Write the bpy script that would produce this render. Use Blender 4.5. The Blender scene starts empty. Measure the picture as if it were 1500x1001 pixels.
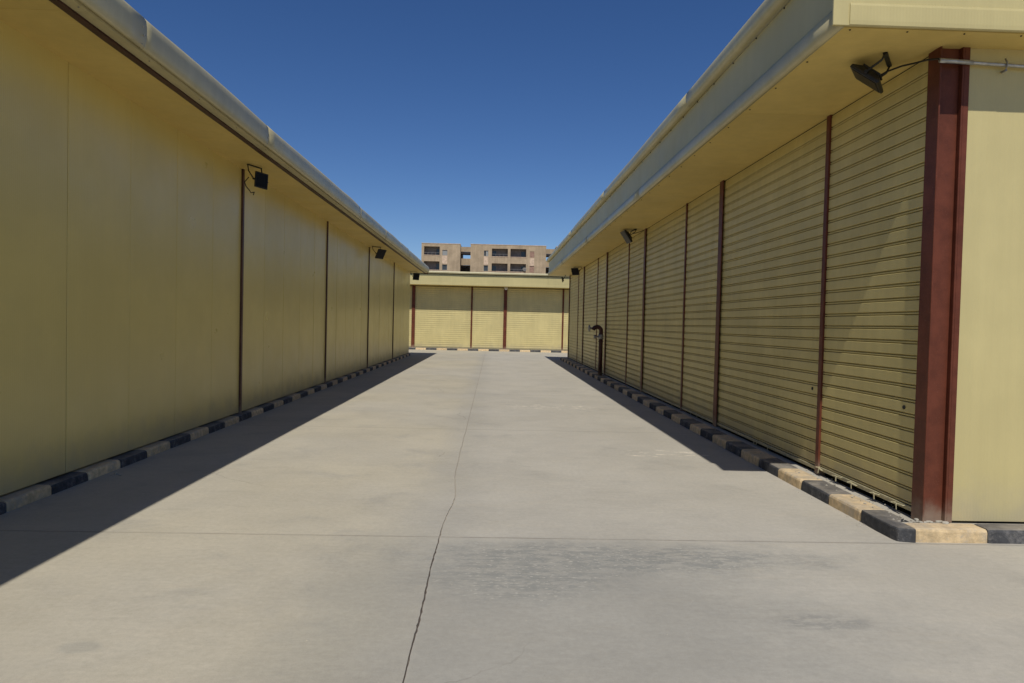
import bpy, math, random
from mathutils import Vector, Matrix, noise

random.seed(7)
S = bpy.context.scene
COL = S.collection

# ------------------------------------------------------------------ camera
def cam_ray(a, b, yaw=0.02839, pit=-0.02570, rol=0.02320):
    c, s = math.cos(-rol), math.sin(-rol)
    a, b = c * a - s * b, s * a + c * b
    X, Z, Y = a, -b, 1.0
    c, s = math.cos(pit), math.sin(pit)
    Y, Z = c * Y - s * Z, s * Y + c * Z
    c, s = math.cos(yaw), math.sin(yaw)
    return Vector((c * X + s * Y, -s * X + c * Y, Z))

fw = cam_ray(0, 0).normalized()
rt = (cam_ray(.01, 0) - cam_ray(0, 0)).normalized()
up = (cam_ray(0, -.01) - cam_ray(0, 0)).normalized()
cam_d = bpy.data.cameras.new('camera')
cam = bpy.data.objects.new('camera', cam_d)
COL.objects.link(cam)
M = Matrix((rt, up, -fw)).transposed().to_4x4()
M.translation = Vector((0, 0, 1.5))
cam.matrix_world = M
cam_d.sensor_width = 36
cam_d.lens = 24.29
cam_d.clip_start = .05
cam_d.clip_end = 3000
S.camera = cam

# ------------------------------------------------------------------ light
sun_travel = Vector((.056, .70, -1.0)).normalized()
to_sun = -sun_travel
W = bpy.data.worlds.new('World')
S.world = W
W.use_nodes = True
wn, wl = W.node_tree.nodes, W.node_tree.links
wn.clear()
sky = wn.new('ShaderNodeTexSky')
sky.sky_type = 'NISHITA'
sky.sun_disc = False
sky.sun_elevation = math.asin(to_sun.z)
sky.sun_rotation = math.atan2(to_sun.x, to_sun.y)
sky.altitude = 1400
sky.air_density = .92
sky.dust_density = .05
sky.ozone_density = 3.0
bg = wn.new('ShaderNodeBackground')
bg.inputs['Strength'].default_value = .080
wo = wn.new('ShaderNodeOutputWorld')
hsv = wn.new('ShaderNodeHueSaturation')                # deep dry-season blue
hsv.inputs['Hue'].default_value = .509
hsv.inputs['Saturation'].default_value = 1.22
wl.new(sky.outputs[0], hsv.inputs['Color'])
wl.new(hsv.outputs[0], bg.inputs[0])
wl.new(bg.outputs[0], wo.inputs[0])
sd = bpy.data.lights.new('sun', 'SUN')
sd.energy = 3.5
sd.angle = math.radians(.53)
sd.color = (1, .95, .87)
so = bpy.data.objects.new('sun', sd)
COL.objects.link(so)
so.rotation_euler = sun_travel.to_track_quat('-Z', 'Y').to_euler()
so.location = (0, -10, 40)

S.view_settings.view_transform = 'Standard'
S.view_settings.look = 'None'
S.view_settings.exposure = 0
S.view_settings.gamma = 1
S.view_settings.use_curve_mapping = False

# ------------------------------------------------------------------ materials
class NT:
    def __init__(self, name):
        self.m = bpy.data.materials.new(name)
        self.m.use_nodes = True
        self.n = self.m.node_tree.nodes
        self.l = self.m.node_tree.links
        self.b = self.n['Principled BSDF']
        self.pos = self.n.new('ShaderNodeNewGeometry').outputs['Position']
    def link(self, a, b): self.l.new(a, b)
    def put(self, sock, v):
        if isinstance(v, bpy.types.NodeSocket): self.l.new(v, sock)
        else: sock.default_value = v
    def math(self, op, a, b=None, c=None, clamp=False):
        x = self.n.new('ShaderNodeMath'); x.operation = op; x.use_clamp = clamp
        self.put(x.inputs[0], a)
        if b is not None: self.put(x.inputs[1], b)
        if c is not None: self.put(x.inputs[2], c)
        return x.outputs[0]
    def scaled(self, s):
        x = self.n.new('ShaderNodeMapping'); x.inputs['Scale'].default_value = s
        self.l.new(self.pos, x.inputs['Vector']); return x.outputs[0]
    def noise(self, scale, detail=4, rough=.55, vec=None, dist=0):
        x = self.n.new('ShaderNodeTexNoise')
        self.l.new(vec if vec else self.pos, x.inputs['Vector'])
        x.inputs['Scale'].default_value = scale; x.inputs['Detail'].default_value = detail
        x.inputs['Roughness'].default_value = rough; x.inputs['Distortion'].default_value = dist
        return x.outputs['Fac']
    def ramp(self, f, lo, hi, a=0., b=1.):
        x = self.n.new('ShaderNodeMapRange'); x.interpolation_type = 'SMOOTHSTEP'
        self.put(x.inputs[0], f)
        for i, v in ((1, lo), (2, hi), (3, a), (4, b)): x.inputs[i].default_value = v
        return x.outputs[0]
    def mix(self, f, a, b, mode='MIX'):
        x = self.n.new('ShaderNodeMix'); x.data_type = 'RGBA'; x.blend_type = mode
        self.put(x.inputs[0], f)
        for s, v in ((x.inputs[6], a), (x.inputs[7], b)):
            if isinstance(v, bpy.types.NodeSocket): self.l.new(v, s)
            else: s.default_value = (*v, 1)
        return x.outputs[2]
    def sep(self):
        x = self.n.new('ShaderNodeSeparateXYZ'); self.l.new(self.pos, x.inputs[0]); return x.outputs
    def rnd(self):
        return self.n.new('ShaderNodeObjectInfo').outputs['Random']
    def bump(self, h, strength=.3, dist=.01, normal=None):
        x = self.n.new('ShaderNodeBump'); x.inputs['Strength'].default_value = strength
        x.inputs['Distance'].default_value = dist; self.l.new(h, x.inputs['Height'])
        if normal: self.l.new(normal, x.inputs['Normal'])
        return x.outputs[0]
    def done(self, col, rough=.5, normal=None, spec=.5, metal=0):
        if isinstance(col, bpy.types.NodeSocket): self.l.new(col, self.b.inputs['Base Color'])
        else: self.b.inputs['Base Color'].default_value = (*col, 1)
        self.put(self.b.inputs['Roughness'], rough)
        self.b.inputs['Specular IOR Level'].default_value = spec
        self.b.inputs['Metallic'].default_value = metal
        if normal: self.l.new(normal, self.b.inputs['Normal'])
        return self.m

def mat_cream(name, base, rough=.38, ribs=None, emboss=False, wavy=.0, dirt=.12, spec=.45, streak=.6):
    t = NT(name)
    d = t.ramp(t.noise(1.3, 6, .6), .35, .75, 1 - dirt, 1.0)
    st = t.ramp(t.noise(1, 5, .6, t.scaled((9, 9, .55))), .3, .75, 1 - dirt * streak, 1.0)
    k = t.math('MULTIPLY', d, st)
    z = t.sep()[2]
    foot = t.ramp(t.math('ADD', z, t.math('MULTIPLY', t.noise(3.5, 4), .5)), .28, .75, .55, 0)   # dust thrown up at the foot
    c = t.mix(1, base, k, 'MULTIPLY')
    rr = t.math('MULTIPLY_ADD', t.rnd(), .07, .965)
    c = t.mix(1, c, rr, 'MULTIPLY')
    c = t.mix(foot, c, (.36, .32, .24))
    nrm = None
    if wavy:
        nrm = t.bump(t.noise(1, 2, .4, t.scaled((1.6, 1.6, .8))), wavy, .05)
    if ribs:
        w = t.n.new('ShaderNodeTexWave'); w.wave_type = 'BANDS'; w.bands_direction = ribs[0]
        w.inputs['Scale'].default_value = ribs[1]; w.wave_profile = 'SIN'
        t.link(t.pos, w.inputs['Vector'])
        nrm = t.bump(w.outputs['Fac'], ribs[2], .004, nrm)
    if emboss:
        nrm = t.bump(t.noise(95, 2, .5, t.scaled((1, .6, 1.2))), .55, .004, nrm)
    rg = t.math('MULTIPLY_ADD', t.noise(2.4, 5), .25, rough - .10)
    rg = t.math('MULTIPLY_ADD', foot, .4, rg)
    return t.done(c, rg, nrm, spec)

CREAM = (.600, .505, .225)
M_WALL = mat_cream('cream_coated_steel', (.70, .565, .195), .30, ('Y', 14, .16), wavy=.16, dirt=.08, streak=.2)
M_FRONT = mat_cream('cream_panel', (.595, .508, .238), .40, ('X', 14, .10), wavy=.08, dirt=.09)
M_SOFFIT = mat_cream('cream_soffit', (.76, .575, .19), .42, ('Y', 9, .10), wavy=.04)
M_FASCIA = mat_cream('cream_fascia', (.64, .545, .27), .46, wavy=.06, dirt=.10, streak=.3)
M_TRIM = mat_cream('cream_trim', (.60, .53, .31), .36, wavy=.06, dirt=.14)
M_SLAT = mat_cream('cream_slat', (.69, .57, .225), .46, emboss=True, dirt=.14)
M_CURT = mat_cream('cream_curtain', (.76, .655, .31), .46, dirt=.12)

def mat_brown(name, base, rough=.5):
    t = NT(name)
    d = t.ramp(t.noise(6, 6, .65), .3, .7, .72, 1.1)
    sc = t.ramp(t.noise(110, 3, .6), .58, .76, 0, .45)
    z = t.sep()[2]
    foot = t.ramp(t.math('ADD', z, t.math('MULTIPLY', t.noise(9, 4), .25)), .2, .42, .6, 0)
    c = t.mix(1, base, d, 'MULTIPLY')
    c = t.mix(sc, c, (.27, .12, .09))
    c = t.mix(foot, c, (.34, .28, .21))
    return t.done(c, rough, t.bump(t.noise(60, 4), .15, .003), .25)
M_BROWN = mat_brown('red_brown_paint', (.140, .040, .021))
M_BROWN2 = mat_brown('dull_brown_paint', (.105, .052, .038), .45)
M_PIPE = mat_brown('dark_oxide_paint', (.060, .022, .018), .45)

def mat_plain(name, c, r, metal=0, spec=.5, n=30, amt=.25):
    t = NT(name)
    d = t.ramp(t.noise(n, 5), .3, .7, 1 - amt, 1 + amt * .3)
    return t.done(t.mix(1, c, d, 'MULTIPLY'), r, t.bump(t.noise(n * 4, 3), .08, .002), spec, metal)
M_BLACK = mat_plain('black_lamp_housing', (.012, .012, .013), .42)
M_GLASS = mat_plain('lamp_glass', (.008, .008, .009), .35, spec=.15)
M_CABLE = mat_plain('black_cable', (.010, .010, .010), .55)
M_GALV = mat_plain('galvanised_steel', (.50, .50, .48), .42, .75)
M_STEEL = mat_plain('worn_steel', (.33, .31, .28), .5, .5)
M_DARK = mat_plain('dark_interior', (.03, .028, .025), .9)  # locks, screws, and the painted-in darkness of interior and gaps
M_WHITE = mat_plain('white_plastic', (.70, .70, .68), .45)
M_ROOF = mat_plain('roof_sheet', (.50, .47, .36), .5)
M_BOTTOM = mat_plain('bottom_bar', (.50, .455, .29), .5)

def mat_kerb(name, base, under, worn):
    t = NT(name)
    n1 = t.noise(7, 6, .65); n2 = t.noise(38, 5, .7)
    f = t.ramp(t.math('ADD', n1, t.math('MULTIPLY', n2, .55)), .78 - worn, 1.02 - worn)
    c = t.mix(1, base, t.ramp(t.noise(15, 5), .3, .7, .75, 1.15), 'MULTIPLY')
    c = t.mix(t.math('MULTIPLY', f, .75), c, under)
    c = t.mix(1, c, t.math('MULTIPLY_ADD', t.rnd(), .25, .86), 'MULTIPLY')
    up = t.n.new('ShaderNodeNewGeometry')
    nz = t.n.new('ShaderNodeSeparateXYZ'); t.link(up.outputs['Normal'], nz.inputs[0])
    dust = t.math('MULTIPLY', t.ramp(nz.outputs[2], .5, .95), t.ramp(t.noise(5, 5), .3, .65, .12, .5))
    c = t.mix(dust, c, (.42, .37, .29))
    h = t.math('ADD', n2, t.math('MULTIPLY', t.noise(130, 3), .5))
    return t.done(c, .85, t.bump(h, .6, .010), .25)
M_KBLACK = mat_kerb('black_kerb_paint', (.075, .076, .080), (.22, .21, .20), .03)
M_KYEL = mat_kerb('yellow_kerb_paint', (.76, .575, .33), (.50, .43, .33), .04)

def mat_concrete(name, yard=True):
    t = NT(name)
    big = t.noise(.33, 5, .55); mid = t.noise(1.7, 7, .62, None, .4)
    streak = t.noise(1, 6, .68, t.scaled((1.5, 7.5, 1)), .3)
    fine = t.noise(28, 6, .7); grit = t.noise(190, 3, .6)
    sx, sy_, sz = t.sep()
    side = t.ramp(t.math('ADD', sx, t.math('MULTIPLY', big, .8)), -.35, .35)
    c = t.mix(t.ramp(big, .36, .66), (.460, .418, .322), (.446, .414, .340))
    c = t.mix(t.math('MULTIPLY', side, .75), c, (.438, .412, .354))
    brush = t.noise(1, 6, .75, t.scaled((6, 24, 1)), .6)
    c = t.mix(t.ramp(mid, .52, .75, 0, .55), c, (.335, .318, .275))
    c = t.mix(t.ramp(streak, .50, .80, 0, .50), c, (.475, .425, .330))
    c = t.mix(t.ramp(streak, .24, .45, .25, 0), c, (.315, .292, .242))
    bare = t.sep()
    if yard:
        x, y = bare[0], bare[1]
        wob = t.math('MULTIPLY_ADD', t.noise(1.9, 6, .65), 1.3, -.65)
        wob2 = t.math('MULTIPLY_ADD', t.noise(5.5, 5, .7), .55, -.28)
        def blob(cx, cy, rx, ry, soft=.55):
            dx = t.math('DIVIDE', t.math('SUBTRACT', x, cx), rx)
            dy = t.math('DIVIDE', t.math('SUBTRACT', y, cy), ry)
            r = t.math('SQRT', t.math('ADD', t.math('MULTIPLY', dx, dx), t.math('MULTIPLY', dy, dy)))
            r = t.math('ADD', r, t.math('ADD', wob, wob2))
            return t.ramp(r, 1 - soft, 1 + soft, 1, 0)
        # blue-grey laitance worn bare on the slabs nearest the viewer
        g1 = blob(.55, 3.5, 1.35, 1.25)
        right = t.ramp(x, -.36, -.30)
        g1 = t.math('MULTIPLY', g1, t.math('MULTIPLY_ADD', right, .72, .28))
        g1 = t.math('MULTIPLY', g1, t.ramp(y, 4.9, 4.74))
        c = t.mix(t.math('MULTIPLY', g1, .62), c, (.300, .293, .262))
        g2 = t.math('MAXIMUM', blob(.72, 4.42, 1.25, .26, .5), blob(.15, 4.15, .55, .42, .6))
        flake = t.ramp(t.noise(1, 7, .75, t.scaled((6, 15, 1))), .42, .56)
        g2 = t.math('MULTIPLY', g2, t.math('MULTIPLY_ADD', flake, .75, .25))
        g2 = t.math('MULTIPLY', g2, t.ramp(y, 4.84, 4.72))
        c = t.mix(t.math('MULTIPLY', g2, .62), c, (.200, .208, .196))
        chips = t.math('MULTIPLY', t.ramp(t.noise(1, 3, .6, t.scaled((22, 55, 1))), .58, .66), t.ramp(g2, .1, .5))
        c = t.mix(t.math('MULTIPLY', chips, .8), c, (.50, .47, .40))
        g3 = blob(-.62, 3.4, .36, 1.5, .7)
        c = t.mix(t.math('MULTIPLY', g3, .40), c, (.305, .298, .262))
        g4 = t.math('MULTIPLY', blob(1.72, 3.47, .22, .09, .4), flake)
        c = t.mix(t.math('MULTIPLY', g4, .5), c, (.215, .215, .200))
        st = blob(-1.82, 3.12, .085, .055, .3)
        c = t.mix(t.math('MULTIPLY', st, .28), c, (.25, .255, .235))
        # pale scuffs and splashes of mortar
        sp = t.ramp(t.noise(1, 4, .7, t.scaled((4, 11, 1))), .54, .62)
        s1 = t.math('MAXIMUM', blob(1.15, 12.5, .75, .35, .3), blob(2.05, 8.1, .5, .25, .3))
        c = t.mix(t.math('MULTIPLY', t.math('MULTIPLY', sp, s1), .9), c, (.72, .65, .52))
        # trodden grey band along the middle joint
        band = t.ramp(t.math('ABSOLUTE', t.math('ADD', t.math('ADD', x, .34), t.math('MULTIPLY', wob, .22))), .03, .42, .34, 0)
        c = t.mix(band, c, (.345, .330, .290))
        # soft dark line of dirt lying along the cross joints
        for jy, jw, ja in ((4.80, .022, .42), (9.70, .035, .34), (14.6, .05, .22), (19.5, .06, .22), (28.45, .09, .55)):
            dj = t.math('ABSOLUTE', t.math('ADD', t.math('SUBTRACT', y, jy), t.math('MULTIPLY', wob2, .05)))
            jm = t.math('MULTIPLY', t.ramp(dj, 0, jw, ja, 0), t.ramp(t.noise(1.6, 4), .30, .60, .35, 1))
            c = t.mix(jm, c, (.20, .175, .145))
        # cracks in the slabs: thin lines of a warped cell pattern, only where they have opened
        v = t.n.new('ShaderNodeTexVoronoi'); v.feature = 'DISTANCE_TO_EDGE'; v.inputs['Scale'].default_value = .22
        wp = t.n.new('ShaderNodeVectorMath'); wp.operation = 'MULTIPLY_ADD'
        nz = t.n.new('ShaderNodeTexNoise'); nz.inputs['Scale'].default_value = 1.8; nz.inputs['Detail'].default_value = 6
        t.link(t.pos, nz.inputs['Vector'])
        t.link(nz.outputs['Color'], wp.inputs[0]); wp.inputs[1].default_value = (.5, .5, 0); t.link(t.pos, wp.inputs[2])
        t.link(wp.outputs[0], v.inputs['Vector'])
        cr = t.math('MULTIPLY', t.ramp(v.outputs['Distance'], .0003, .0014, 1, 0), t.ramp(t.noise(.6, 3), .52, .60, 0, .45))
        c = t.mix(cr, c, (.17, .155, .13))
    c = t.mix(1, c, t.math('ADD', 1.0, t.math('MULTIPLY', t.ramp(brush, .30, .72, -.055, .045), t.ramp(t.noise(.9, 4), .35, .65, .2, 1.0))), 'MULTIPLY')
    c = t.mix(1, c, t.ramp(t.noise(.8, 7, .68), .3, .7, .93, 1.06), 'MULTIPLY')
    c = t.mix(1, c, t.ramp(fine, .25, .75, .93, 1.05), 'MULTIPLY')
    pit = t.ramp(t.noise(52, 2, .6), .70, .76, 0, .32)               # pits and grains of sand
    c = t.mix(pit, c, (.22, .20, .17))
    c = t.mix(t.ramp(t.noise(47, 3, .6), .69, .76, 0, .35), c, (.56, .51, .42))
    c = t.mix(1, c, t.ramp(grit, .3, .7, .95, 1.05), 'MULTIPLY')
    c = t.mix(1, c, t.math('MULTIPLY_ADD', t.rnd(), .05, .97), 'MULTIPLY')
    h = t.math('ADD', t.math('MULTIPLY', brush, .8), t.math('MULTIPLY', fine, .10))
    n = t.bump(h, .10, .006)
    n = t.bump(grit, .18, .0015, n)
    return t.done(c, .9, n, .2)
M_CONC = mat_concrete('trowelled_concrete')
M_STRIP = mat_concrete('dusty_mortar', False)

def mat_ground():
    t = NT('sandy_ground')
    c = t.mix(t.ramp(t.noise(.15, 6), .35, .65), (.40, .33, .23), (.32, .27, .20))
    c = t.mix(1, c, t.ramp(t.noise(12, 6), .3, .7, .85, 1.1), 'MULTIPLY')
    return t.done(c, .95, t.bump(t.noise(9, 6), .4, .03), .1)
M_GROUND = mat_ground()
def mat_joint():
    t = NT('joint_filler')
    x, y, z = t.sep()
    n = t.noise(1, 4, .7, t.scaled((3, 9, 1)))
    dusty = t.math('ADD', t.ramp(y, 4.2, 6.0, 0, .55), n)
    mid = t.ramp(t.math('ABSOLUTE', t.math('ADD', x, .34)), .02, .05, 0, .55)
    f = t.ramp(t.math('ADD', dusty, mid), .50, .86)
    return t.done(t.mix(f, (.085, .066, .052), (.36, .32, .255)), .95)
M_JOINT = mat_joint()

def mat_brick():
    t = NT('tan_brick_facing')
    b = t.n.new('ShaderNodeTexBrick')
    mp = t.n.new('ShaderNodeMapping'); mp.inputs['Rotation'].default_value = (math.radians(90), 0, 0)
    t.link(t.pos, mp.inputs['Vector']); t.link(mp.outputs[0], b.inputs['Vector'])
    b.inputs['Scale'].default_value = 2.2
    b.inputs['Color1'].default_value = (.45, .345, .228, 1)
    b.inputs['Color2'].default_value = (.41, .315, .205, 1)
    b.inputs['Mortar'].default_value = (.46, .37, .26, 1)
    b.inputs['Mortar Size'].default_value = .03
    c = t.mix(1, b.outputs['Color'], t.ramp(t.noise(.5, 6, .6), .3, .7, .82, 1.1), 'MULTIPLY')
    c = t.mix(1, c, t.ramp(t.noise(1, 5, .6, t.scaled((3, 3, .3))), .3, .7, .88, 1.06), 'MULTIPLY')
    return t.done(c, .9, None, .15)
M_BRICK = mat_brick()
M_PALE = mat_plain('pale_infill', (.66, .50, .36), .85, n=3)
M_PINK = mat_plain('pinkish_infill', (.34, .21, .155), .85, n=3)
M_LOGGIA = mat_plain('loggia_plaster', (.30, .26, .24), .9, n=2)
M_PANE = mat_plain('window_pane', (.06, .065, .07), .12)
M_GREYP = mat_plain('grey_shutter', (.30, .31, .30), .6)

# ------------------------------------------------------------------ mesh building
class MB:
    def __init__(self): self.v = []; self.f = []; self.sm = []
    def box(self, x0, x1, y0, y1, z0, z1):
        if x1 < x0: x0, x1 = x1, x0
        if y1 < y0: y0, y1 = y1, y0
        if z1 < z0: z0, z1 = z1, z0
        i = len(self.v)
        self.v += [(x, y, z) for x in (x0, x1) for y in (y0, y1) for z in (z0, z1)]
        for q in ((0, 1, 3, 2), (4, 6, 7, 5), (0, 4, 5, 1), (2, 3, 7, 6), (0, 2, 6, 4), (1, 5, 7, 3)):
            self.f.append(tuple(i + k for k in q)); self.sm.append(False)
        return self
    def prof(self, pts, stations, axis='y', closed=True, caps=True, smooth=False, shift=None):
        """extrude a profile; pts are (a, z); axis y: a is x; axis x: a is y."""
        n = len(pts); base = len(self.v)
        for s in stations:
            for (a, z) in pts:
                da, dz = shift(s, a, z) if shift else (0, 0)
                self.v.append((a + da, s, z + dz) if axis == 'y' else (s, a + da, z + dz))
        m = len(stations)
        for k in range(m - 1):
            for j in range(n if closed else n - 1):
                a = base + k * n + j; b = base + k * n + (j + 1) % n
                self.f.append((a, b, b + n, a + n)); self.sm.append(smooth)
        if caps and closed:
            self.f.append(tuple(base + j for j in range(n))); self.sm.append(False)
            self.f.append(tuple(base + (m - 1) * n + j for j in reversed(range(n)))); self.sm.append(False)
        return self
    def tube(self, pts, r, n=10, cap=True, radii=None):
        P = [Vector(p) for p in pts]; base = len(self.v); nrm = None
        for k, p in enumerate(P):
            d = (P[min(k + 1, len(P) - 1)] - P[max(k - 1, 0)]).normalized()
            if nrm is None:
                a = Vector((0, 0, 1)) if abs(d.z) < .9 else Vector((1, 0, 0))
                nrm = d.cross(a).normalized()
            nrm = (nrm - d * nrm.dot(d)).normalized(); bi = d.cross(nrm)
            rr = radii[k] if radii else r
            for j in range(n):
                t = 2 * math.pi * j / n
                self.v.append(tuple(p + (nrm * math.cos(t) + bi * math.sin(t)) * rr))
        for k in range(len(P) - 1):
            for j in range(n):
                a = base + k * n + j; b = base + k * n + (j + 1) % n
                self.f.append((a, b, b + n, a + n)); self.sm.append(True)
        if cap:
            self.f.append(tuple(base + j for j in reversed(range(n)))); self.sm.append(False)
            self.f.append(tuple(base + (len(P) - 1) * n + j for j in range(n))); self.sm.append(False)
        return self
    def xf(self, mat):
        self.v = [tuple(mat @ Vector(p)) for p in self.v]; return self
    def mesh(self, name, m):
        me = bpy.data.meshes.new(name); me.from_pydata(self.v, [], self.f)
        me.polygons.foreach_set('use_smooth', self.sm)
        import bmesh
        bm = bmesh.new(); bm.from_mesh(me); bmesh.ops.recalc_face_normals(bm, faces=bm.faces); bm.to_mesh(me); bm.free()
        me.materials.append(m); me.update(); return me
    def build(self, name, m, parent=None, bevel=0, loc=None, seg=1):
        return link(name, self.mesh(name, m), parent, bevel, loc, seg)

def link(name, me, parent=None, bevel=0, loc=None, seg=1):
    o = bpy.data.objects.new(name, me); COL.objects.link(o)
    if parent: o.parent = parent
    if loc: o.location = loc
    if bevel:
        b = o.modifiers.new('bevel', 'BEVEL'); b.width = bevel; b.segments = seg; b.limit_method = 'ANGLE'
        b.angle_limit = math.radians(50)
    return o

def empty(name, loc=(0, 0, 0)):
    o = bpy.data.objects.new(name, None); COL.objects.link(o); o.location = loc; o.empty_display_size = .2
    return o

def tag(o, label, cat, group=None, kind=None):
    o['label'] = label; o['category'] = cat
    if group: o['group'] = group
    if kind: o['kind'] = kind
    return o

def frange(a, b, n): return [a + (b - a) * i / n for i in range(n + 1)]

# ------------------------------------------------------------------ ground and yard
KR, KL, ZB = 2.93, -3.60, .10            # kerb faces right and left, kerb top
g = MB(); g.box(-900, 900, -300, 1500, -.6, -.045)
tag(g.build('ground', M_GROUND), 'bare sandy ground reaching away behind the buildings', 'ground', kind='structure')
jb = MB(); jb.box(-26, 26, -8, 46, -.0445, -.006)
yard = jb.build('concrete_yard', M_JOINT)
tag(yard, 'pale concrete paving of the lane between the two buildings', 'paving', kind='structure')
ys = [-7.9 + 0, -4.9, 0.0 - .02, 4.80, 9.70, 14.6, 19.5, 24.4, 28.45, 33.2, 38.0, 45.8]
xs = [-26, -20.2, -13.6, -7.0, -.34, 6.25, 12.8, 19.4, 26]
for i in range(len(xs) - 1):
    for j in range(len(ys) - 1):
        wob = .0028
        x0, x1 = xs[i] + wob, xs[i + 1] - wob
        jg = .002 if j not in (8,) else .006
        y0, y1 = ys[j] + jg, ys[j + 1] - jg
        s = MB()
        def waver(yy):
            return .010 * noise.noise(Vector((yy * 1.3, 3, 0))) + .004 * noise.noise(Vector((yy * 7, 5, 0))) + .05 * math.exp(-((yy - 5.9) / .55) ** 2)
        # edges slightly chipped: a few stations along the long joint
        n = 150 if xs[i + 1] == -.34 or xs[i] == -.34 else 1
        dz = random.uniform(-.0012, .0012)
        left, right = [], []
        for k in range(n + 1):
            yy = y0 + (y1 - y0) * k / n
            jl = (waver(yy) + (random.random() ** 3) * .005) if xs[i] == -.34 else 0
            jr = (-waver(yy) + (random.random() ** 3) * .005) if xs[i + 1] == -.34 else 0
            left.append((x0 + jl, yy)); right.append((x1 - jr, yy))
        ring = left + right[::-1]
        b = len(s.v)
        s.v += [(x, y, dz) for x, y in ring] + [(x, y, -.012) for x, y in ring]
        m = len(ring)
        for k in range(n):
            s.f.append((k, k + 1, m - 2 - k, m - 1 - k)); s.sm.append(False)
        for k in range(m):
            s.f.append((k, (k + 1) % m, m + (k + 1) % m, m + k)); s.sm.append(False)
        s.build('concrete_slab', M_CONC, yard)

# ------------------------------------------------------------------ kerbs
def kerb_stone(bx, m, parent, axis):
    """axis: the way the stone runs; its worn face looks towards the yard."""
    x0, x1, y0, y1, z0, z1 = bx
    if axis == 'y':
        near, far_, a, e = (x0, x1, y0, y1) if x0 > 0 else (x1, x0, y0, y1)
    else:
        near, far_, a, e = y0, y1, x0, x1
    d = 1 if far_ > near else -1
    pts = [(near, z0), (near + d * .003, z1 - .022), (near + d * .010, z1 - .007), (near + d * .024, z1), (far_, z1), (far_, z0)]
    L = e - a
    sd_ = random.uniform(0, 50)
    def worn(s_, q, z):
        k = 1.0 if z > z0 + .01 and abs(q - far_) > .01 else .15
        end = .006 if min(s_ - a, e - s_) < .01 * L + .002 else 0
        n1 = noise.noise(Vector((s_ * 5.5, q * 9, sd_))); n2 = noise.noise(Vector((s_ * 5.5, z * 14, sd_ + 9)))
        chip = max(0, noise.noise(Vector((s_ * 8, sd_, 3))) - .25) * .030 if z > z1 - .03 and q != far_ else 0
        return (d * (k * .006 * n1 + end + chip * .6), k * .004 * n2 - end * (z > z0 + .02) - chip)
    b = MB(); b.prof(pts, [a, a + .02, a + L * .27, a + L * .5, a + L * .73, e - .02, e], axis, shift=worn)
    return b.build('kerb_stone', m, parent)
BL = .5273
kerb_left = empty('kerb_left', (-3.65, 12, 0))
kerb_left['label'] = 'black and yellow painted kerb at the foot of the left panelled wall'
kerb_right = empty('kerb_right', (3.0, 12, 0))
kerb_far = empty('kerb_far', (0, 37.2, 0))
for k, l in ((kerb_left, 'black and yellow painted kerb along the smooth panelled wall'),
             (kerb_right, 'black and yellow painted kerb wrapping the corner below the shuttered wall'),
             (kerb_far, 'black and yellow painted kerb below the sunlit far shutters')):
    tag(k, l, 'kerb', kind='structure')
def kst(bx, dark, parent, axis='y'):
    o = kerb_stone(bx, M_KBLACK if dark else M_KYEL, parent, axis)
    o.matrix_parent_inverse = parent.matrix_basis.inverted()
for k in range(-20, 48):
    y0 = 5.243 + k * BL
    kst((-3.78, KL + random.uniform(-.004, .004), y0 + .003, y0 + BL - .003, -.04, ZB - .012 + random.uniform(-.004, .004)), k % 2 != 0, kerb_left)
for k in range(0, 46):
    y0 = 5.337 + k * BL
    kst((KR + random.uniform(-.004, .004), KR + .205, y0 + .003, y0 + BL - .003, -.04, ZB + random.uniform(-.004, .003)), k % 2 == 1, kerb_right)
# chamfered black corner stone
c = MB()
ring = [(KR + .012, 4.846), (KR + .07, 4.832), (3.062, 4.816), (3.062, 5.02), (KR + .205, 5.10), (KR + .205, 5.334), (KR + .003, 5.334), (KR - .004, 5.1), (KR, 4.90)]
n = len(ring)
c.v = [(x, y, -.04) for x, y in ring] + [(x, y, ZB + .002) for x, y in ring]
c.f = [tuple(range(n - 1, -1, -1)), tuple(range(n, 2 * n))] + [(i, (i + 1) % n, n + (i + 1) % n, n + i) for i in range(n)]
c.sm = [False] * len(c.f)
o = c.build('kerb_stone', M_KBLACK, kerb_right, .014, seg=2); o.matrix_parent_inverse = kerb_right.matrix_basis.inverted()
for k in range(0, 22):
    x0 = 3.066 + k * BL
    kst((x0 + .003, x0 + BL - .003, 4.828 + random.uniform(-.004, .004), 4.975, -.04, ZB + random.uniform(-.004, .003)), k % 2 == 1, kerb_right, 'x')
for k in range(-36, 36):
    x0 = -3.55 + k * .56
    kst((x0 + .003, x0 + .557, 37.12, 37.34, -.04, ZB + random.uniform(-.005, .003)), k % 2 == 0, kerb_far, 'x')
p = MB(); p.box(KR + .209, 3.255, 5.02, 29.5, -.04, ZB - .008)
p.box(3.06, 15, 4.979, 5.018, -.04, ZB - .006)
tag(p.build('pavement', M_STRIP), 'narrow dusty mortar strip behind the right kerb', 'pavement', kind='structure')
p = MB(); p.box(-22, 22, 37.344, 37.75, -.04, ZB - .008)
tag(p.build('pavement', M_STRIP), 'narrow mortar strip at the foot of the far shutters', 'pavement', kind='structure')

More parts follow.
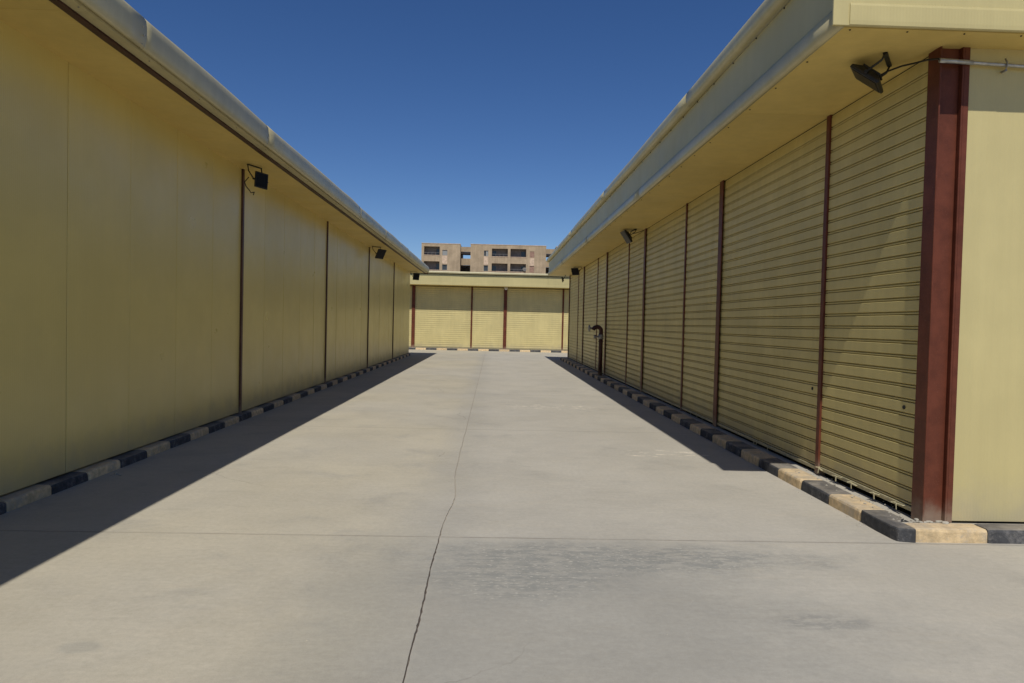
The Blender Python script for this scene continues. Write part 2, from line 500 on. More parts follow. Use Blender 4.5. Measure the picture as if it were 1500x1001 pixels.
# ------------------------------------------------------------------ shutters
PITCH = .1125
def slat_profile(front, sgn):
    """cross-section (depth, z) of one roller slat; front is the face plane, sgn points outwards."""
    pts = [(-.020, .000), (-.020, .006), (-.005, .0075), (-.0015, .010), (-.0015, .018), (-.005, .0205), (-.020, .022), (-.020, .029),
           (-.002, .0305), (0, .034), (0, .070), (0, .109), (-.002, .1125), (-.026, .1125), (-.026, 0)]
    return [(front + sgn * d, z) for d, z in pts]
slat_cache = {}
def slat_mesh(width, axis, front, sgn):
    k = (round(width, 4), axis, front, sgn)
    if k not in slat_cache:
        b = MB(); b.prof(slat_profile(front, sgn), [0, width], axis)
        slat_cache[k] = b.mesh('slat', M_SLAT)
    return slat_cache[k]

def shutter(parent, a0, a1, front, axis, sgn, single, z0=.155, n=30, detail=True):
    """roller shutter between a0 and a1 along the wall."""
    w = a1 - a0
    root = MB()                                  # bottom bar is the shutter's own body
    f0, f1 = front - sgn * .020, front + sgn * .010
    if axis == 'y': root.box(f0, f1, a0, a1, z0 - .012, z0 + .0); root.box(f0, front + sgn * .004, a0, a1, z0 - .035, z0 - .012)
    else: root.box(a0, a1, f0, f1, z0 - .012, z0 + .0); root.box(a0, a1, f0, front + sgn * .004, z0 - .035, z0 - .012)
    r = root.build('roller_shutter', M_BOTTOM, parent)
    if single:
        me = slat_mesh(w, axis, front, sgn)
        for k in range(n):
            loc = (random.uniform(-.0003, .0003), a0, z0 + .001 + k * PITCH) if axis == 'y' else (a0, random.uniform(-.0015, .0015), z0 + .001 + k * PITCH)
            link('slat', me, r, loc=loc)
    else:
        b = MB()
        for k in range(n):
            pr = [(d, z + z0 + .001 + k * PITCH) for d, z in slat_profile(front, sgn)]
            b.prof(pr, [a0, a1], axis)
        o = b.build('slat', M_CURT, r); o['kind'] = 'stuff'
    return r

# ------------------------------------------------------------------ right building
RB = empty('shuttered_building', (9, 17, 0))
tag(RB, 'low cream steel building with a long row of ribbed roller shutters and brown posts', 'building')
RBi = RB.matrix_basis.inverted()
RB.location = (0, 0, 0)
XR, ZS = 3.215, 3.585
FX = 3.222                                     # face of shutters
marks = [(5.05, 1), (6.66, 0), (9.75, 1), (11.57, 0), (14.66, 1), (16.45, 0), (19.58, 1), (21.32, 0), (24.5, 1), (26.1, 0), (29.1, 1)]
# posts and columns
def column_y(y, parent, x_out=3.192):
    b = MB()
    b.box(x_out, x_out + .012, y - .075, y + .075, ZB - .01, ZS + .02)
    b.box(x_out + .012, x_out + .17, y - .006, y + .006, ZB - .01, ZS + .02)
    b.box(x_out + .17, x_out + .182, y - .075, y + .075, ZB - .01, ZS + .02)
    o = b.build('column', M_BROWN, parent, .003)
    pb = MB(); pb.box(x_out - .04, x_out + .22, y - .1, y + .1, ZB - .012, ZB + .004)
    pb.build('base_plate', M_STRIP, o)
    return o
def post_y(y, parent):
    b = MB(); b.box(3.204, 3.28, y - .034, y + .034, ZB - .01, ZS + .02)
    return b.build('post', M_BROWN, parent, .003)
for y, thick in marks[1:]:
    (column_y if thick else post_y)(y, RB)
# the corner column: an open steel section with its web facing the yard
b = MB()
b.box(3.205, 3.218, 4.98, 5.125, ZB - .005, ZS + .02)
b.box(3.218, 3.372, 5.018, 5.032, ZB - .005, ZS + .02)
b.box(3.372, 3.386, 4.98, 5.125, ZB - .005, ZS + .02)
co = b.build('column', M_BROWN, RB, .003)
b = MB(); b.box(3.3865, 3.428, 4.982, 5.02, ZB + .002, ZS + .02)
b.build('edge_trim', M_BROWN, co, .003)
b = MB()
for k in range(14):
    a = random.uniform(0, 1); s = random.uniform(.01, .03)
    x = 3.19 + a * .24; y = random.choice((4.98, 5.0, 5.05)) + random.uniform(-.02, .02)
    b.box(x - s, x + s, y - s * .6, y + s * .6, ZB - .01, ZB + random.uniform(.004, .016))
b.build('mortar_skirt', M_STRIP, co, .006)
# shutters
for i in range(10):
    y0, y1 = marks[i][0], marks[i + 1][0]
    y0 += .012 if i else .077; y1 -= .004
    h0 = .175 if i == 0 else .165
    r = shutter(RB, y0, y1, FX, 'y', -1, i < 6, z0=h0, n=30)
    # key hole
    if i in (0, 1):
        yk = y0 + .16
        lk = MB(); lk.tube([(FX + .003, 0, 0), (FX - .006, 0, 0)], .016, 12)
        l2 = lk.build('lock', M_DARK, r, loc=(0, yk, .92))
    if i < 4:
        # bent latch pieces along the bottom bar
        for q in range(5 if i == 0 else 3):
            yk = y0 + (y1 - y0) * min(.95, (.06 + .2 * q + .1 * random.random()) if i == 0 else random.random())
            lb = MB(); L = random.uniform(.05, .11)
            lb.box(-.030, -.010, -L, L, -.003, .003)
            lb.box(-.036, -.030, -.007, .006, -.045, .012)
            lb.box(-.052, -.012, L * .4, L * .4 + .012, .004, .010)
            lo = lb.build('latch', M_BOTTOM, r, .002, loc=(FX, yk, h0 - .014))
            lo.rotation_euler = (random.uniform(-.12, .12), random.uniform(-.1, .1), random.uniform(-.12, .12))
    lt = MB(); lt.box(FX + .004, FX + .03, y0, y1, h0 + .001 + 30 * PITCH + .001, ZS - .012)
    lt.build('shutter_head', M_SLAT, r)
    lt = MB(); lt.box(FX + .012, FX + .03, y0, y1, ZS - .0115, ZS + .01); lt.build('head_gap_shade', M_DARK, r)  # near-black strip stands in for the shaded gap under the soffit
# front wall panels (sunlit)
xw = 3.432; k = 0
while xw < 15:
    x1 = min(xw + (1.02 if k else 1.17), 15)
    b = MB(); b.box(xw, x1 - .004, 5.0, 5.05, ZB + .012, ZS + .01)
    b.build('wall_panel', M_FRONT, RB, .003); xw = x1; k += 1
b = MB(); b.box(3.43, 15, 5.055, 5.075, .0, ZS)                         # inner walls, coloured near-black as the unlit interior
b.box(3.36, 15, 29.40, 29.45, 0, ZS); b.box(14.95, 15, 5.08, 29.40, 0, ZS)
b.build('inner_wall', M_DARK, RB)
b = MB(); b.box(3.34, 14.9, 5.1, 29.38, .0, .07); b.build('floor_slab', M_DARK, RB)  # floor coloured near-black for the interior shade seen below the shutters
b = MB(); b.box(3.50, 3.55, 5.1, 29.38, .08, ZS - .02); b.build('dark_backing', M_DARK, RB)  # added near-black sheet, paints the interior shade behind the shutters
# soffit panels
EX = 2.318                                     # outer line of the right eave
sy = [5.0] + [m[0] for m in marks[1:-1]] + [29.4]
for a, bb in zip(sy[:-1], sy[1:]):
    b = MB(); b.box(EX + .045, 3.24, a + (.0015 if a > 5 else 0), bb - .0015, ZS, ZS + .03)
    b.build('soffit_panel', M_SOFFIT, RB)
b = MB(); b.box(EX + .045, 15, 4.73, 4.9985, ZS, ZS + .03); b.box(3.2415, 3.5, 5.0, 5.13, ZS, ZS + .03); b.build('soffit_panel', M_SOFFIT, RB)
b = MB(); b.box(EX + .02, EX + .043, 4.72, 29.4, ZS - .001, ZS + .03); b.build('soffit_edge', M_TRIM, RB)
# wavy sheet edges
def wav(amp, seed, per=.35):
    def f(s, a, z):
        return (amp * noise.noise(Vector((s * per, seed, 0))), amp * noise.noise(Vector((s * per, seed, 9))))
    return f
arc = [(EX + .040, ZS - .003), (EX + .006, ZS - .003), (EX - .012, ZS + .012), (EX - .022, ZS + .045), (EX - .025, ZS + .085), (EX - .020, ZS + .120), (EX - .008, ZS + .142), (EX + .006, ZS + .148), (EX + .006, ZS + .10)]
for a, bb in ((4.713, 11.1), (11.1, 17.2), (17.2, 23.3), (23.3, 29.42)):
    b = MB(); b.prof(arc, frange(a, bb - .004, 14), 'y', smooth=True, shift=wav(.004, 5, .3))
    b.build('eave_trim', M_TRIM, RB)
fa = [(EX + .008, ZS + .002), (EX + .008, 4.14), (EX + .03, 4.14), (EX + .03, ZS + .002)]
for a, bb in ((4.715, 9.9), (9.9, 14.8), (14.8, 19.8), (19.8, 24.7), (24.7, 29.42)):
    b = MB(); b.prof(fa, frange(a, bb - .004, 8), 'y', shift=wav(.002, 3, .3))
    b.build('fascia_panel', M_FASCIA, RB)
gu = [(EX + .02, 4.142), (EX - .055, 4.146), (EX - .078, 4.165), (EX - .088, 4.200), (EX - .088, 4.245), (EX - .078, 4.285), (EX - .055, 4.310), (EX - .02, 4.320), (EX + .02, 4.300)]
for a, bb in ((4.67, 8.2), (8.2, 14.3), (14.3, 20.4), (20.4, 29.44)):
    b = MB(); b.prof(gu, frange(a, bb + .02, 14), 'y', smooth=True, shift=wav(.006, 7, .4))
    b.build('gutter', M_TRIM, RB)
# front eave
xs2 = [EX - .052, 4.9, 7.4, 9.9, 12.4, 15]
for a, bb in zip(xs2[:-1], xs2[1:]):
    b = MB(); b.box(a, bb - .004, 4.690, 4.712, ZS - .003, 4.34); b.build('fascia_panel', M_FRONT, RB, .003)
for a, bb in ((EX + .06, 3.62), (3.62, 8.2), (8.2, 15)):
    b = MB(); b.prof([(4.689, ZS - .004), (4.682, ZS + .002), (4.680, ZS + .03), (4.681, ZS + .13), (4.684, ZS + .145), (4.689, ZS + .148)], frange(a, bb - .003, 8), 'x', shift=wav(.002, a))
    b.build('eave_trim', M_FRONT, RB)
b = MB(); b.prof([(4.69, 4.342), (4.60, 4.345), (4.585, 4.40), (4.63, 4.44), (4.69, 4.44)], [EX + .02, 15], 'x'); b.build('gutter', M_TRIM, RB)
b = MB(); b.box(EX + .035, 15, 4.73, 29.4, 4.10, 4.13); b.build('roof', M_ROOF, RB)
# screws
b = MB()
for yy in frange(5.05, 29, 40):
    b.tube([(EX + .010, yy, 4.128), (EX - .002, yy, 4.128)], .007, 6)
    b.tube([(EX + .075, yy + .3, ZS + .001), (EX + .075, yy + .3, ZS - .006)], .007, 6)
for xx in frange(2.42, 14.5, 30):
    b.tube([(xx, 4.76, ZS + .001), (xx, 4.76, ZS - .006)], .006, 6)
o = b.build('screw', M_DARK, RB); o['kind'] = 'stuff'

# ------------------------------------------------------------------ left building
LB = empty('panelled_building', (0, 0, 0))
tag(LB, 'low cream building with a shaded windowless wall of smooth steel panels', 'building')
XL, ZL = -3.70, 3.66
YE = 30.75
lp = [10.243 + 5.1635 * k for k in range(-3, 4)]       # posts
for y in lp:
    b = MB(); b.box(XL - .02, XL + .028, y - .030, y + .030, ZB - .015, ZL + .015)
    b.build('post', M_BROWN2, LB, .003)
edges = [lp[0]] + [lp[0] + 5.1635 / 5 * k for k in range(1, 35)] + [YE]
edges = [e for e in edges if e <= YE - .4] + [YE]
for a, bb in zip(edges[:-1], edges[1:]):
    b = MB(); b.box(XL - .05, XL + random.uniform(-.0025, .0025), a + .0035, bb - .0035, ZB + .005, ZL + .01)
    b.build('wall_panel', M_WALL, LB, .004)
b = MB(); b.box(XL - .09, XL - .053, lp[0], YE - .01, 0, ZL + .02)
b.box(-15, XL - .095, YE - .05, YE - .01, 0, 3.9); b.box(-15, XL - .095, lp[0], lp[0] + .05, 0, 3.9); b.box(-15, -14.95, lp[0] + .055, YE - .055, 0, 3.9)
b.build('inner_wall', M_FASCIA, LB)
b = MB(); b.box(XL - .08, KL - .185, lp[0], YE, -.04, ZB - .02); b.build('footing', M_STRIP, LB)
se = [lp[0]] + [p for p in lp[1:]] + [YE]
for a, bb in zip(se[:-1], se[1:]):
    b = MB(); b.box(XL - .06, -3.092, a + .0015, bb - .0015, ZL, ZL + .03); b.build('soffit_panel', M_SOFFIT, LB)
    b = MB(); b.box(-3.028, -2.932, a + .002, bb - .002, ZL - .004, ZL + .03); b.build('soffit_edge', M_TRIM, LB)
b = MB(); b.prof([(-3.09, ZL - .020), (-3.03, ZL - .020), (-3.03, ZL + .03), (-3.09, ZL + .03)], frange(lp[0], YE, 60), 'y', shift=wav(.006, 4, .8))
b.build('edge_channel', M_PIPE, LB)
b = MB(); b.box(-3.10, -2.91, YE + .001, YE + .012, ZL - .05, ZL + .26); b.build('end_cap', M_BROWN, LB)
lip = [(-2.925, ZL + .012), (-2.906, ZL + .006), (-2.890, ZL + .026), (-2.878, ZL + .064), (-2.872, ZL + .110), (-2.873, ZL + .180), (-2.880, ZL + .235), (-2.900, ZL + .268), (-2.935, ZL + .280), (-2.935, ZL + .20)]
secs = [lp[0], -.4, 5.75, 8.85, 14.9, 18.4, 21.2, 23.6, 26.4, YE]
for q, (a, bb) in enumerate(zip(secs[:-1], secs[1:])):
    def sag(s, x, z, a=a, bb=bb, q=q):
        t = (s - a) / (bb - a); up = max(0, (z - ZL - .05) / .2)
        hump = ((.014 if q in (2, 3, 5, 6) else .003) * math.sin(math.pi * min(1, max(0, t * 1.08 - .08))) - .004 + (.016 if t > .72 and q in (3, 6) else 0) * math.sin(math.pi * (t - .72) / .28)) * up
        return (.004 * noise.noise(Vector((s * .35, 1, 1))), hump + .006 * noise.noise(Vector((s * .35, 3, 5))))
    b = MB(); b.prof(lip, frange(a, bb + .03, 24), 'y', smooth=True, shift=sag)
    o = b.build('gutter', M_TRIM, LB, loc=(0.0015 * (q % 2), 0, 0.0015 * (q % 2)))
b = MB()
for s in secs[1:-1]:
    for zz, xx in ((.035, -2.818), (.10, -2.797), (.17, -2.801)):
        b.tube([(xx - .079, s - .02, ZL + zz), (xx - .067, s - .02, ZL + zz)], .007, 6)
for yy in frange(-4, 30, 34):
    b.tube([(-2.96, yy, ZL - .003), (-2.96, yy, ZL - .010)], .006, 6)
o = b.build('screw', M_STEEL, LB); o['kind'] = 'stuff'
b = MB(); b.box(-15, -2.90, lp[0], YE, ZL + .205, ZL + .225); b.build('roof', M_ROOF, LB)

# ------------------------------------------------------------------ far building
FB = empty('cross_building', (0, 0, 0))
tag(FB, 'cream shuttered building closing the far end of the lane in sunshine', 'building')
YF, ZF = 37.62, 3.47
mod = 4.97
cols = []
x = -4.31 - mod * 3
while x < 20:
    cols += [(x, 1), (x + 3.15, 0)]; x += mod
cols.append((x, 1))
for x, thick in cols:
    b = MB()
    if thick:
        b.box(x - .09, x + .09, YF - .06, YF - .048, ZB - .01, ZF + .02); b.box(x - .006, x + .006, YF - .048, YF + .08, ZB - .01, ZF + .02)
        b.build('column', M_BROWN, FB)
    else:
        b.box(x - .045, x + .045, YF - .04, YF + .05, ZB - .01, ZF + .02); b.build('post', M_BROWN, FB)
for (xa, ta), (xb, tb) in zip(cols[:-1], cols[1:]):
    shutter(FB, xa + .012, xb - .012, YF, 'x', -1, False, z0=.15, n=29)
b = MB(); b.box(cols[0][0], cols[-1][0], YF + .09, YF + .12, 0, ZF + .3); b.box(cols[0][0], cols[-1][0], 60, 60.1, 0, 4.0)
b.box(cols[0][0], cols[0][0] + .1, YF + .13, 59.99, 0, 4); b.box(cols[-1][0] - .1, cols[-1][0], YF + .13, 59.99, 0, 4)
b.build('inner_wall', M_FASCIA, FB)
xs3 = frange(-20, 20, 14)
for a, bb in zip(xs3[:-1], xs3[1:]):
    b = MB(); b.box(a + .002, bb - .002, 36.72, YF - .005, ZF, ZF + .03); b.build('soffit_panel', M_SOFFIT, FB)
    b = MB(); b.box(a + .002, bb - .002, 36.70, 36.718, ZF + .12, 4.03); b.build('fascia_panel', M_FRONT, FB)
b = MB(); b.prof([(36.718, ZF - .004), (36.694, ZF - .004), (36.690, ZF + .01), (36.690, ZF + .115), (36.698, ZF + .119), (36.718, ZF + .119)], frange(-20, 20, 20), 'x')
b.build('eave_trim', M_FRONT, FB)
b = MB(); b.prof([(36.715, 4.07), (36.62, 4.062), (36.595, 4.085), (36.59, 4.15), (36.61, 4.185), (36.66, 4.195), (36.715, 4.19)], frange(-20, 20, 60), 'x', smooth=True, shift=wav(.012, 12, .5))
b.build('gutter', M_TRIM, FB)
b = MB(); b.box(-20, 20, 36.72, 60.1, 4.06, 4.10); b.build('roof', M_ROOF, FB)

# ------------------------------------------------------------------ apartment block far behind
AB = empty('apartment_building', (0, 0, 0))
tag(AB, 'tan brick apartment block with open loggias rising above the far roof', 'building')
AY = 130.0
FLR = 2.77
def wall_with_holes(x0, x1, z0, z1, holes, y0, y1):
    X = sorted({x0, x1, *[h[0] for h in holes], *[h[1] for h in holes]})
    b = MB()
    for a, c in zip(X[:-1], X[1:]):
        hs = sorted([h for h in holes if h[0] <= a + 1e-6 and h[1] >= c - 1e-6], key=lambda h: h[2]); z = z0
        for h in hs:
            if h[2] > z: b.box(a, c, y0, y1, z, h[2])
            z = h[3]
        if z < z1: b.box(a, c, y0, y1, z, z1)
    return b
def loggia(x0, x1, z0, z1, parent, door=None, rail=False):
    d = 1.5
    b = MB()
    b.box(x0 - .1, x1 + .1, AY + d, AY + d + .1, z0 - .5, z1 + .1)
    b.box(x0 - .1, x0 - .002, AY + .31, AY + d - .002, z0 - .5, z1 + .1); b.box(x1 + .002, x1 + .1, AY + .31, AY + d - .002, z0 - .5, z1 + .1)
    b.box(x0 - .1, x1 + .1, AY + .31, AY + d - .002, z1 + .102, z1 + .2); b.box(x0 - .1, x1 + .1, AY + .31, AY + d - .002, z0 - .6, z0 - .502)
    lo = b.build('loggia', M_LOGGIA, parent)
    s = MB(); s.box(x0 - .05, x1 + .05, AY - .05, AY - .001, z0 - .10, z0 - .005); s.build('sill', M_PALE, lo)
    if door:
        p = MB(); p.box(door, door + .75, AY + d - .06, AY + d - .005, z0 - .45, z1 - .35); p.build('door', M_PANE, lo)
    if rail:
        p = MB(); p.box(x0, x1, AY + .12, AY + .16, z0 + .42, z0 + .46)
        for q in range(1, 4): p.box(x0 + (x1 - x0) * q / 4 - .02, x0 + (x1 - x0) * q / 4 + .02, AY + .125, AY + .155, z0, z0 + .42)
        p.build('railing', M_STEEL, lo)
def block(x0, x1, top, logs, strips, name_parent):
    holes = []
    for f in range(3):
        dz = -FLR * f
        for (a, c, z0, z1, door) in logs: holes.append((a, c, z0 + dz, z1 + dz))
    for (a, c, items) in strips:
        for z0, z1, m in items: holes.append((a, c, z0, z1))
    b = wall_with_holes(x0, x1, 0, top, holes, AY, AY + .3)
    b.box(x0, x0 + .3, AY + .302, AY + 12, 0, top); b.box(x1 - .3, x1, AY + .302, AY + 12, 0, top)
    b.box(x0, x1, AY + 12.002, AY + 12.3, 0, top)
    w = b.build('wall', M_BRICK, name_parent)
    cp = MB(); cp.box(x0 - .04, x1 + .04, AY - .05, AY + .35, top + .001, top + .09); cp.build('coping', M_PALE, w)
    rf = MB(); rf.box(x0 + .302, x1 - .302, AY + .302, AY + 11.99, top - .45, top - .3); rf.build('roof', M_ROOF, name_parent)
    for f in range(3):
        for k, (a, c, z0, z1, door) in enumerate(logs):
            loggia(a, c, z0 - FLR * f, z1 - FLR * f, name_parent, door, rail=(k + f) % 2 == 0)
    for (a, c, items) in strips:
        for z0, z1, m in items:
            if m in ('pale', 'pink'):
                p = MB(); p.box(a + .002, c - .002, AY - .06 if m == 'pale' else AY + .05, AY + .25, z0 + .002, z1 - .002)
                p.build('infill_panel', M_PALE if m == 'pale' else M_PINK, name_parent)
            else:
                p = MB(); p.box(a + .01, a + .06, AY + .10, AY + .16, z0 + .01, z1 - .01); p.box(c - .06, c - .01, AY + .10, AY + .16, z0 + .01, z1 - .01)
                p.box(a + .062, c - .062, AY + .10, AY + .16, z0 + .01, z0 + .06); p.box(a + .062, c - .062, AY + .10, AY + .16, z1 - .06, z1 - .01)
                fr = p.build('window', M_GREYP, name_parent)
                mid = a + (c - a) * (.34 if m == 'half' else .999 if m == 'dark' else 0.002)
                if m in ('half', 'dark'):
                    q = MB(); q.box(a + .064, max(a + .07, mid - .064), AY + .20, AY + .23, z0 + .064, z1 - .064); q.build('pane', M_PANE, fr)
                if m in ('half', 'grey'):
                    q = MB(); q.box(mid + .064, c - .064, AY + .115, AY + .15, z0 + .064, z1 - .064); q.build('shutter', M_GREYP, fr)
# left block, middle block, link pieces, right block
block(-13.63, -6.36, 16.15, [(-13.15, -10.23, 14.03, 15.62, -10.95)],
      [(-9.74, -8.78, [(15.0 - 1.0, 15.0, 'grey'), (12.42, 13.93, 'pale'), (11.24, 12.27, 'dark')])], AB)
block(-4.46, 9.72, 16.2, [(-.46, 2.53, 14.06, 15.52, -.4), (3.02, 5.99, 14.05, 15.54, 5.1)],
      [(-1.96, -1.12, [(14.05, 15.10, 'half'), (12.41, 13.97, 'pale'), (11.24, 12.29, 'dark')]),
       (6.66, 7.50, [(13.99, 15.14, 'pink'), (12.45, 13.87, 'pale'), (11.2, 12.38, 'pink')])], AB)
block(11.6, 19, 16.15, [(15.2, 18.2, 14.03, 15.62, 15.6)], [(13.7, 14.6, [(12.42, 13.93, 'pale')])], AB)
for (a, c) in ((-6.352, -4.468), (9.728, 11.592)):
    b = MB(); b.box(a, c, AY + 1.6, AY + 1.9, 14.95, 15.86); b.box(a, c, AY + 1.6, AY + 1.9, 12.40, 13.66)
    for z in (9.63, 6.86, 4.09, 1.32): b.box(a, c, AY + 1.6, AY + 1.9, z - .9, z + 1.2)
    w = b.build('link_wall', M_BRICK, AB)
    b = MB(); b.box(a, c, AY + 1.95, AY + 5, 14.62, 14.94); b.box(a, c, AY + 1.95, AY + 6, 12.30, 12.39); b.box(a, c, AY + 5.9, AY + 6, 0, 12.29)
    b.build('link_floor', M_LOGGIA, AB)
# satellite dish standing in a loggia opening
DS = empty('satellite_dish', (5.72, 129.7, 11.35)); tag(DS, 'small white satellite dish at a loggia of the tan apartment block', 'satellite dish')
b = MB(); prev = None
for k in range(6):
    r = .36 * k / 5 + .001
    for j in range(16):
        t = 2 * math.pi * j / 16; b.v.append((r * math.cos(t), .9 * r * r, r * math.sin(t)))
for k in range(5):
    for j in range(16):
        b.f.append((k * 16 + j, k * 16 + (j + 1) % 16, (k + 1) * 16 + (j + 1) % 16, (k + 1) * 16 + j)); b.sm.append(True)
b.xf(Matrix.Translation((0, -.12, .45)) @ Matrix.Rotation(math.radians(180), 4, 'Z') @ Matrix.Rotation(math.radians(-35), 4, 'X'))
d = b.build('dish', M_WHITE, DS); so_ = d.modifiers.new('solid', 'SOLIDIFY'); so_.thickness = .02
b = MB(); b.tube([(0, .30, -.10), (0, .05, 0), (0, 0, .42)], .025, 8); b.build('mast', M_STEEL, DS)
b = MB(); b.tube([(0, 0, .2), (-.05, -.40, .45)], .015, 6); b.box(-.09, -.01, -.46, -.38, .42, .50); b.build('feed_arm', M_STEEL, DS)

# ------------------------------------------------------------------ floodlights
def floodlight(loc, face, tilt, label, cable=None, rot=0, size=1.0, drop=.16):
    """face: +1 looks towards +x, -1 towards -x; hangs below its origin on the soffit."""
    R = empty('floodlight', loc); tag(R, label, 'floodlight', 'black floodlights under the eaves')
    R.rotation_euler = (0, 0, (0 if face > 0 else math.pi) + rot)
    w, h, t = .25 * size, .22 * size, .022 * size        # width along y, height, thickness
    c = Vector((.10 * size, 0, -drop))
    T = Matrix.Translation(c) @ Matrix.Rotation(math.radians(tilt), 4, 'Y')
    b = MB()
    # tapered housing
    fr = [(t, -w / 2, -h / 2), (t, w / 2, -h / 2), (t, w / 2, h / 2), (t, -w / 2, h / 2)]
    md = [(0, y, z) for _, y, z in fr]
    bk = [(-t * 1.6, y * .55, z * .55) for _, y, z in fr]
    b.v = fr + md + bk
    b.f = [(0, 1, 2, 3), (11, 10, 9, 8)] + [(i, (i + 1) % 4, 4 + (i + 1) % 4, 4 + i) for i in range(4)] + [(4 + i, 4 + (i + 1) % 4, 8 + (i + 1) % 4, 8 + i) for i in range(4)]
    b.sm = [False] * len(b.f)
    hs = b.xf(T).build('housing', M_BLACK, R, .006, seg=2)
    g = MB(); g.box(t + .0005, t + .004, -w / 2 + .018, w / 2 - .018, -h / 2 + .018, h / 2 - .018); g.xf(T).build('lens', M_GLASS, R)
    f = MB()
    for k in range(5):
        y = (-.5 + (k + .5) / 5) * w * .6
        f.box(-t * 1.6 - .016, -t * 1.6 - .001, y - .003, y + .003, -h * .3, h * .3)
    f.xf(T).build('cooling_fins', M_BLACK, hs)
    br = MB(); ww = w / 2 + .012
    top = Vector((-.015, 0, -.004))
    for s in (-1, 1):
        br.tube([(top.x, s * ww * .98, top.z - .004), (top.x + .02, s * ww, -drop * .45), tuple(c + Vector((-.005, s * ww, 0)))], .008, 6)
        br.tube([tuple(c + Vector((-.005, s * (ww - .02), 0))), tuple(c + Vector((-.005, s * (ww + .012), 0)))], .013, 8)
    br.box(top.x - .016, top.x + .016, -ww, ww, -.012, -.001)
    br.build('bracket', M_BLACK, R)
    if cable:
        inv = (Matrix.Translation(loc) @ Matrix.Rotation(R.rotation_euler[2], 4, 'Z')).inverted()
        cb = MB(); cb.tube([tuple(inv @ Vector(p)) for p in cable], .007, 8); cb.build('cable', M_CABLE, R)
    return R
L1 = 'black square floodlight under the right eave nearest the brown corner column'
floodlight((2.95, 5.25, ZS), -1, 50, L1, size=1.14, drop=.12, rot=-.62, cable=[(2.93, 5.36, 3.45), (2.97, 5.38, 3.50), (3.03, 5.36, 3.535), (3.10, 5.28, 3.55), (3.155, 5.20, 3.545), (3.175, 5.08, 3.525), (3.186, 4.97, 3.49), (3.19, 4.958, 3.474)])
floodlight((2.98, 14.9, ZS), -1, 34, 'black floodlight halfway along the right eave above the shutters', drop=.15, size=1.35, rot=.1, cable=[(2.9, 15.0, 3.46), (3.0, 15.05, 3.52), (3.12, 15.0, 3.55), (3.2, 14.85, 3.575)])
floodlight((2.98, 24.7, ZS), -1, 22, 'black floodlight under the right eave beyond the brown standpipe', drop=.17, size=1.2, rot=.85)
floodlight((2.98, 28.95, ZS), -1, 12, 'small black floodlight at the far end tip of the right eave', drop=.19, rot=-.1, size=1.0)
wig = [(-3.52, 10.0, 3.50), (-3.56, 9.95, 3.42), (-3.54, 9.95, 3.36), (-3.50, 9.98, 3.31), (-3.47, 9.95, 3.27), (-3.44, 10.0, 3.29), (-3.47, 10.05, 3.26)]
floodlight((-3.43, 10.0, ZL), 1, 4, 'black square floodlight under the left eave with a loose cable hanging beside it', drop=.21, size=1.0, rot=-.40, cable=wig)
floodlight((-3.44, 20.4, ZL), 1, 28, 'black floodlight under the left eave midway along the panelled wall', drop=.21, size=1.35, rot=-.55)
floodlight((-3.46, 30.1, ZL), 1, 10, 'black floodlight at the far end of the left eave', drop=.22, rot=-.75, size=1.35)

# small white fitting on the far column
WF = empty('wall_lamp', (.67, 37.55, 3.42)); tag(WF, 'small round white lamp at the top of a brown column on the far building', 'lamp')
b = MB(); b.tube([(0, .01, 0), (0, -.05, 0)], .05, 12); b.build('lamp_base', M_WHITE, WF)
b = MB(); b.tube([(0, -.05, 0), (0, -.08, 0), (0, -.12, 0), (0, -.15, 0), (0, -.165, 0)], .09, 14, radii=[.07, .095, .10, .07, .02]); b.build('lamp_globe', M_WHITE, WF)

# conduit on the corner
CD = empty('conduit', (3.18, 4.957, 3.47)); tag(CD, 'grey metal conduit pipe crossing the top of the brown corner column', 'conduit')
def cz(x): return 3.474 - (x - 3.19) * .036
b = MB(); b.tube([(x - 3.18, 0, cz(x) - 3.47) for x in (3.19, 3.5, 4.2, 6, 9, 14.8)], .0125, 10); b.build('pipe', M_GALV, CD)
b = MB(); b.tube([(3.185 - 3.18, 0, cz(3.185) - 3.47), (3.43 - 3.18, 0, cz(3.43) - 3.47)], .0165, 10); b.build('coupling', M_GALV, CD)
for xx in (3.67, 4.8, 6.0, 7.2):
    b = MB(); b.tube([(xx - 3.18, -.001, cz(xx) - 3.47 - .045), (xx - 3.18, -.018, cz(xx) - 3.47 - .012), (xx - 3.18, -.019, cz(xx) - 3.47 + .012), (xx - 3.18, .002, cz(xx) - 3.47 + .045)], .006, 6)
    b.tube([(xx - 3.18, .034, cz(xx) - 3.47 - .04), (xx - 3.18, -.012, cz(xx) - 3.47 - .04)], .009, 8); b.build('clamp', M_STEEL, CD)

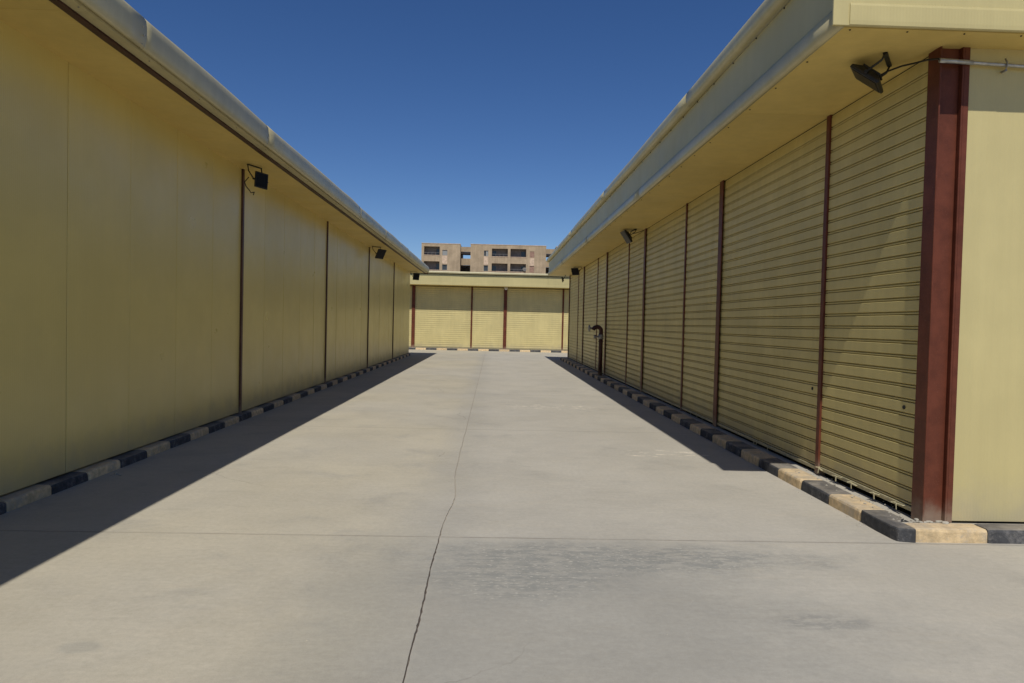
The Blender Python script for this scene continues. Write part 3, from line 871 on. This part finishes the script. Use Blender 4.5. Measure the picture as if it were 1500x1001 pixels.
# standpipe
SP = empty('standpipe', (3.04, 19.3, ZB - .01)); tag(SP, 'dark red brown fire standpipe with a hooked top in front of the right shutters', 'standpipe')
b = MB(); pts = [(0, 0, 0), (0, 0, .7), (0, 0, 1.24)]
R_ = .115
for k in range(0, 11):
    t = math.pi * k / 10 * .92; pts.append((-R_ + R_ * math.cos(t), 0, 1.26 + R_ * math.sin(t)))
b.tube(pts, .058, 14); b.build('pipe', M_PIPE, SP)
b = MB(); b.tube([(0, 0, -.002), (0, 0, .02)], .11, 14); b.tube([(0, 0, .96), (0, 0, .985)], .075, 14); b.build('flange', M_PIPE, SP)
b = MB(); b.tube([(-.20, 0, 1.335), (-.31, 0, 1.335)], .030, 10); b.tube([(-.31, 0, 1.335), (-.325, 0, 1.335), (-.36, 0, 1.335)], .072, 12); b.tube([(-.33, 0, 1.24), (-.33, 0, 1.43)], .018, 6); b.build('outlet', M_STEEL, SP)
b = MB(); b.tube([(-.03, 0, 1.10), (-.15, 0, 1.10)], .024, 10); b.tube([(-.15, -.06, 1.10), (-.15, .06, 1.10)], .018, 8); b.tube([(-.20, 0, 1.10), (-.15, 0, 1.10)], .055, 10); b.tube([(0, 0, 1.04), (0, 0, 1.17)], .075, 12); b.build('valve', M_STEEL, SP)

# crumbs of mortar
b = MB()
def crumb(x, y, z, s):
    i = len(b.v)
    for sx, sy, sz in ((1, 0, 0), (-1, 0, 0), (0, 1, 0), (0, -1, 0), (0, 0, 1), (0, 0, -1)):
        k = s * random.uniform(.6, 1.3); b.v.append((x + sx * k, y + sy * k, z + sz * k * .7))
    for q in ((0, 2, 4), (2, 1, 4), (1, 3, 4), (3, 0, 4), (2, 0, 5), (1, 2, 5), (3, 1, 5), (0, 3, 5)):
        b.f.append(tuple(i + k for k in q)); b.sm.append(False)
for k in range(150):
    y = 5.0 + 14 * random.random() ** 2; crumb(random.uniform(3.02, 3.27), y, ZB + .003, random.uniform(.003, .013))
for k in range(120):
    y = 5.2 + 20 * random.random() ** 2; crumb(KR - .005 - abs(random.gauss(0, .05)), y, .003, random.uniform(.002, .008))
for k in range(120):
    y = 4 + 20 * random.random() ** 2; crumb(KL + .005 + abs(random.gauss(0, .06)), y, .003, random.uniform(.002, .009))
for k in range(170):
    y = 2.6 + 16 * random.random() ** 2; crumb(random.uniform(-3.2, 2.8), y, .001, random.uniform(.0015, .0045))
crumb(-3.50, 6.55, .012, .022); crumb(-3.44, 6.50, .008, .016)
tag(b.build('debris', M_STRIP), 'crumbs of mortar and grit scattered along the kerbs', 'debris', kind='stuff')
